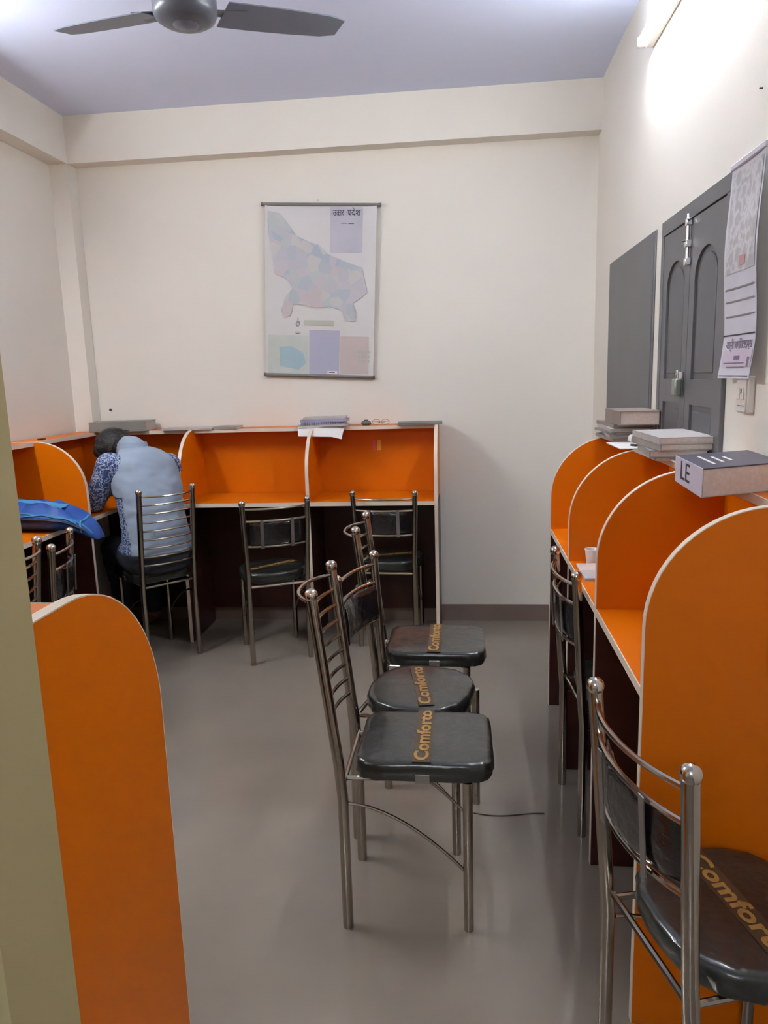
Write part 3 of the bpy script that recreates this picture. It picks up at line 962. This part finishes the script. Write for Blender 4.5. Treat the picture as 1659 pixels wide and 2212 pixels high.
# left end of the back shelf
bx1 = book('grey_box_file', 'grey box file lying on the back shelf behind the seated person', 'box file', (-2.01, 4.235, ST), PI / 2 + 0.03, 0.34, 0.17, 0.058, mat('box_grey', (132, 128, 122), 0.5), PAPER2)
tag(G().box((-0.05, -0.012, 0), (0.05, 0.012, 0.012)).build('pencil_pouch', INK, loc=(-1.93, 4.165, ST), rz=0.1, bevel=0.004), 'slim dark pencil pouch on the shelf in front of the box file', 'pouch')
book('thin_magazine', 'thin curled magazine on the back shelf left of the first divider', 'magazine', (-1.60, 4.235, ST), PI / 2 + 0.07, 0.30, 0.15, 0.010, PAPER2, PAPER)
book('thin_notebook', 'thin notebook on the back shelf above the first divider', 'notebook', (-1.37, 4.24, ST), PI / 2 - 0.04, 0.14, 0.12, 0.014, COVER_G, PAPER)
tag(G().lathe([(0.004, 0), (0.02, 0.001), (0.022, 0.005), (0.004, 0.007)], n=14).build('bottle_cap', RUBBER, loc=(-2.20, 3.68, ST)), 'small dark cap lying on the left wall shelf', 'cap')
# --- notebook and cup on the right desk
ds = thing('open_notebook', 'open notebook lying at the right-hand desk edge in the middle carrel', 'notebook', (0.47, 2.465, DESK))
G().box((-0.085, -0.10, 0), (0.085, 0.0, 0.010)).build('page_block', PAPER2, ds, bevel=0.002)
G().box((-0.085, 0.0, 0), (0.085, 0.10, 0.008)).build('page_block', PAGES, ds, bevel=0.002)
cupo = thing('paper_cup', 'small white cup on the right-hand desk behind the open notebook', 'cup', (0.445, 2.595, DESK))
G().lathe([(0.002, 0.0), (0.019, 0.0), (0.025, 0.05), (0.022, 0.05), (0.017, 0.005), (0.002, 0.005)], n=20).build('cup_body', PAPER, cupo)
G().tube([(0.025 * math.cos(a), 0.025 * math.sin(a), 0.05) for a in [2 * PI * k / 20 for k in range(21)]], 0.002, 6).build('rim', PAPER, cupo)

# ------------------------------------------------------------------ blue bag on the left desk
bag = thing('blue_bag', 'crumpled blue bag lying on the left wall desk beside the seated person', 'bag', (-1.97, 3.30, DESK))
def blob(rings_n, seg, fn):
    return [[fn(i / (rings_n - 1), 2 * PI * k / seg) for k in range(seg)] for i in range(rings_n)]
def bag_fn(u, a):
    # long axis local x from -0.28 (wall) to 0.26 (over the edge)
    x = -0.29 + 0.56 * u
    env = max(0.04, (math.sin(PI * min(1, max(0.0, u * 0.93 + 0.05)))) ** 0.45)
    hh = 0.062 * env * (1.08 - 0.35 * u)
    ww = 0.125 * env
    c, s_ = math.cos(a), math.sin(a)
    y = ww * math.copysign(abs(c) ** 0.8, c) - 0.05 * u
    z = 0.004 + hh + hh * math.copysign(abs(s_) ** 0.75, s_)
    z += 0.012 * mnoise.noise(Vector((x * 9, y * 16, 2))) * (1 if s_ > 0 else 0.2)
    z += 0.013 * math.sin(y * 60 + x * 14) * max(0, s_) * env + 0.006 * math.sin(x * 55 - y * 30) * max(0, s_) * env
    z += 0.010 * abs(math.sin(x * 21 + y * 34)) * max(0, s_) * env
    z = max(0.003, z)
    if x > 0.10:
        z = max(z - 0.35 * (x - 0.10) ** 2 * 6, -0.04) if x > 0.13 else z
    return (x, y, max(z, 0.003) if x < 0.075 else z)
G().loft(blob(26, 30, bag_fn)).build('bag_body', BLUE, bag)
g = G()
rings = []
for i in range(12):
    u = i / 11
    x = -0.26 + 0.36 * u
    row = []
    for k in range(8):
        q = k / 7
        y = 0.06 - 0.10 * q - 0.05 * u
        z = 0.150 - 0.034 * u - 0.03 * abs(q - 0.4) + 0.006 * math.sin(q * 9 + u * 7)
        row.append((x, y, z))
    rings.append(row + [(p[0], p[1], p[2] - 0.004) for p in reversed(row)])
g.loft(rings).build('front_panel', BLUEL, bag)
def seam(name, a0, a1, u0, u1, r, m_, fl=1.0):
    pts_ = []
    for k in range(19):
        u = u0 + (u1 - u0) * k / 18
        a = a0 + (a1 - a0) * k / 18 + 0.05 * math.sin(k * 0.7)
        p, q = Vector(bag_fn(u, a)), Vector(bag_fn(u, a + PI))
        pts_.append(p + (p - q).normalized() * r * 0.3)
    return G().tube(pts_, r, 8, flat=fl).build(name, m_, bag)
seam('zip', 0.80 * PI, 0.86 * PI, 0.05, 0.86, 0.0045, BLUEL)
seam('seam', 0.93 * PI, 0.80 * PI, 0.30, 0.97, 0.004, BLUEL)
seam('shoulder_strap', 1.0 * PI, 0.93 * PI, 0.08, 0.93, 0.010, NAVY, 0.6)
seam('end_piping', 0.35 * PI, 1.02 * PI, 0.86, 0.90, 0.005, BLUEL)

# thread on the floor
th = G().tube([(0.02 + 0.24 * k / 8, 2.32 - 0.012 * math.sin(k * 0.6), 0.002) for k in range(9)], 0.0016, 6).build('thread', INK)
tag(th, 'thin black thread on the floor behind the nearest middle chair', 'thread')

# ------------------------------------------------------------------ seated person
def person():
    root = thing('person', 'person in grey-blue shirt with printed sleeves seated from behind, head bowed over the desk', 'person', (-1.683, 3.769, 0))
    O = Vector((-1.683, 3.769, 0))
    R = math.radians
    P = {k: Vector(v) for k, v in {
        'pel': (-1.640, 3.735, 0.585), 'belly': (-1.655, 3.745, 0.72), 'chest': (-1.690, 3.780, 0.95), 'upper': (-1.715, 3.80, 1.065), 'neck': (-1.775, 3.84, 1.135),
        'head': (-1.930, 3.935, 1.138),
        'shL': (-1.845, 3.69, 1.06), 'elL': (-1.955, 3.70, 0.86), 'wrL': (-2.06, 3.90, 0.855), 'haL': (-2.10, 3.97, 0.85),
        'shR': (-1.625, 3.925, 1.03), 'elR': (-1.625, 4.06, 0.872), 'wrR': (-1.80, 4.13, 0.855), 'haR': (-1.87, 4.15, 0.85),
        'hpL': (-1.705, 3.67, 0.575), 'knL': (-1.985, 3.915, 0.565), 'anL': (-2.02, 4.08, 0.10), 'toL': (-2.10, 4.17, 0.035),
        'hpR': (-1.585, 3.79, 0.575), 'knR': (-1.845, 4.085, 0.565), 'anR': (-1.90, 4.20, 0.10), 'toR': (-1.97, 4.27, 0.035)}.items()}
    face = Vector((-0.73, 0.68, 0)).normalized()
    rt = Vector((0.68, 0.73, 0)).normalized()
    g = G()
    def ell_loft(path):          # (centre, half width, half depth)
        rings = []
        for c, hw, hd in path:
            rings.append([c + rt * hw * math.copysign(abs(math.cos(a)) ** 0.85, math.cos(a)) + face * hd * math.sin(a) for a in [2 * PI * k / 24 for k in range(24)]])
        g.loft(rings)
    ell_loft([(P['pel'] + Vector((0, 0, -0.085)), 0.15, 0.115), (P['pel'], 0.185, 0.135), (P['belly'], 0.168, 0.122), ((P['belly'] + P['chest']) / 2, 0.168, 0.118),
              (P['chest'], 0.178, 0.112), (P['upper'], 0.170, 0.095), (P['upper'] + Vector((-0.012, 0.008, 0.048)), 0.115, 0.075), (P['neck'] + Vector((-0.004, 0.003, 0.0)), 0.060, 0.058)])
    def limb(pts, rr):
        pts = [Vector(p) for p in pts]
        pp, r2 = [], []
        for i in range(len(pts) - 1):
            for k in range(5):
                f = k / 5
                pp.append(pts[i].lerp(pts[i + 1], f))
                r2.append(rr[i] + (rr[i + 1] - rr[i]) * f)
        pp.append(pts[-1])
        r2.append(rr[-1])
        g.tube(pp, r2, 14)
        for p, r_ in zip(pts, rr):
            g.ball(p, r_ * 0.98, 12)
    limb([P['neck'], P['neck'].lerp(P['head'], 0.55)], [0.056, 0.054])
    hd = P['head']
    hdir = Vector((-0.55, 0.52, -0.42)).normalized()
    # cranium and face, bowed forward
    g.ball(hd, 0.094, 18, sq=(1.0, 1.0, 1.02))
    g.ball(hd + hdir * 0.045 + Vector((0, 0, -0.035)), 0.072, 14)
    g.ball(hd + hdir * 0.118 + Vector((0, 0, -0.030)), 0.018, 8)          # nose
    for s in (-1, 1):
        g.ball(hd + rt * s * 0.094 + Vector((0, 0, -0.015)), 0.020, 8, sq=(0.7, 0.7, 1.4))
    limb([P['shL'], P['elL'], P['wrL']], [0.066, 0.046, 0.031])
    limb([P['shR'], P['elR'], P['wrR']], [0.066, 0.046, 0.031])
    limb([P['hpL'], P['knL'], P['anL'], P['toL']], [0.094, 0.060, 0.040, 0.036])
    limb([P['hpR'], P['knR'], P['anR'], P['toR']], [0.094, 0.060, 0.040, 0.036])
    for side, sgn in (('L', 1), ('R', -1)):
        a, b = P['wr' + side], P['ha' + side]
        d = (b - a).normalized()
        sdv = d.cross(Vector((0, 0, 1))).normalized()
        g.ball((a + b) / 2 + d * 0.01, 0.04, 10, sq=(1, 1, 0.55))
        for k, ln in enumerate((0.055, 0.065, 0.060, 0.045)):
            base = b + sdv * (0.027 - 0.018 * k)
            g.tube([base - d * 0.02, base + d * ln * 0.55 + Vector((0, 0, 0.004)), base + d * ln + Vector((0, 0, -0.012))], [0.0095, 0.009, 0.0075], 8)
        tb_ = a.lerp(b, 0.35) + sdv * sgn * 0.03
        g.tube([tb_, tb_ + d * 0.03 + sdv * sgn * 0.022, tb_ + d * 0.055 + sdv * sgn * 0.024], [0.011, 0.010, 0.008], 8)
    src = g.build('src', SKIN)
    md = src.modifiers.new('r', 'REMESH')
    md.mode = 'VOXEL'
    md.voxel_size = 0.0075
    md.use_smooth_shade = True
    sm = src.modifiers.new('s', 'SMOOTH')
    sm.factor = 0.5
    sm.iterations = 6
    dg = bpy.context.evaluated_depsgraph_get()
    me = bpy.data.meshes.new_from_object(src.evaluated_get(dg))
    bpy.data.objects.remove(src)
    me.transform(Matrix.Translation(-O))
    me.name = 'body'
    me.materials.clear()
    me.materials.append(SKIN)
    body = bpy.data.objects.new('body', me)
    COL.objects.link(body)
    body.parent = root
    # ---- clothes: the matching skin of the body, lifted outwards
    def segd(p, a, b):
        ab = b - a
        t = max(0, min(1, (p - a).dot(ab) / ab.length_squared))
        return (p - a - ab * t).length
    co = [v.co + O for v in me.vertices]
    no = [Vector(v.normal) for v in me.vertices]
    def region(p):
        dl = min(segd(p, P['shL'], P['elL']), segd(p, P['elL'], P['wrL']))
        dr = min(segd(p, P['shR'], P['elR']), segd(p, P['elR'], P['wrR']))
        if (p - P['head']).length < 0.135 and p.z > 1.03 and (p - P['neck']).length > 0.062:
            return 'head'
        if min((p - P['haL']).length, (p - P['haR']).length) < 0.10 and p.z < 0.93 and p.z > 0.78:
            dd = min((p - P['wrL']).dot((P['haL'] - P['wrL']).normalized()) if (p - P['haL']).length < 0.15 else 9,
                     (p - P['wrR']).dot((P['haR'] - P['wrR']).normalized()) if (p - P['haR']).length < 0.15 else 9)
            if dd > -0.005:
                return 'skin'
        legd = min(segd(p, P['hpL'], P['knL']), segd(p, P['knL'], P['anL']), segd(p, P['hpR'], P['knR']), segd(p, P['knR'], P['anR']))
        if p.z < 0.11 and legd < 0.2:
            return 'skin'
        fwd_ = (p - P['pel']).dot(face)
        if p.z < 0.60 or (legd < 0.11 and fwd_ > 0.13 and p.z < 0.70):
            return 'leg'
        q = (p - P['chest'])
        lat = q.dot(rt)
        if dl < 0.078 and lat < -0.125:
            return 'sleeve'
        if lat < -0.158 and p.z < 0.90:
            return 'sleeve'
        if dr < 0.078 and lat > 0.125:
            return 'sleeve'
        # front of the torso is printed too, the back is plain
        ax = P['pel'].lerp(P['upper'], max(0, min(1, (p.z - 0.58) / 0.49)))
        if (p - ax).dot(face) > 0.03 and p.z < 1.06:
            return 'sleeve'
        return 'vest'
    reg = [region(p) for p in co]
    def garment(name, keys, m_, lift, fold):
        fs = [f.vertices[:] for f in me.polygons if any(reg[i] in keys for i in f.vertices)]
        used = sorted({i for f in fs for i in f})
        ix = {v: k for k, v in enumerate(used)}
        vs = []
        for i in used:
            p = co[i] - O
            f_ = fold * mnoise.noise(Vector((p.x * 9, p.y * 9, p.z * 16))) + fold * 0.6 * mnoise.noise(Vector((p.x * 20, p.y * 20, p.z * 34)))
            vs.append(p + no[i] * (lift + f_))
        q = G()
        q.v = [tuple(v) for v in vs]
        q.f = [tuple(ix[i] for i in f) for f in fs]
        q.m = [0] * len(fs)
        o = q.build(name, m_, root)
        so = o.modifiers.new('thick', 'SOLIDIFY')
        so.thickness = 0.003
        so.offset = -1
        for p_ in o.data.polygons:
            p_.use_smooth = True
        return o
    garment('shirt_back', ('vest',), VEST, 0.011, 0.006)
    garment('printed_sleeves', ('sleeve',), SLEEVE, 0.006, 0.004)
    garment('trousers', ('leg',), TROUSER, 0.010, 0.006)
    # hair cap on the back and top of the head
    fs = [f.vertices[:] for f in me.polygons if all(reg[i] == 'head' and ((co[i] - hd).dot(hdir) < 0.062) and (co[i].z > hd.z - 0.085) for i in f.vertices)]
    used = sorted({i for f in fs for i in f})
    ix = {v: k for k, v in enumerate(used)}
    q = G()
    q.v = [tuple(co[i] - O + no[i] * (0.013 + 0.006 * mnoise.noise(Vector(co[i]) * 40))) for i in used]
    q.f = [tuple(ix[i] for i in f) for f in fs]
    q.m = [0] * len(fs)
    hobj = q.build('hair', HAIR, root)
    so = hobj.modifiers.new('thick', 'SOLIDIFY')
    so.thickness = 0.006
    so.offset = -1
    # collar
    nk = P['neck'] - O
    cl = G()
    rings = []
    for k in range(21):
        a = 2 * PI * k / 20
        r_ = 0.068
        base = nk + rt * r_ * math.cos(a) + face * (r_ * math.sin(a) * 0.95 + 0.004)
        out = (rt * math.cos(a) + face * math.sin(a)) * 0.010
        rings.append([base + Vector((0, 0, 0.030)), base + out + Vector((0, 0, -0.012)), base + out * 1.5 + Vector((0, 0, -0.012)), base + out * 0.4 + Vector((0, 0, 0.032))])
    cl.loft(rings, cap=False).build('collar', VEST, root)
    # pleated printed hem on the left side of the shirt
    return root
person()
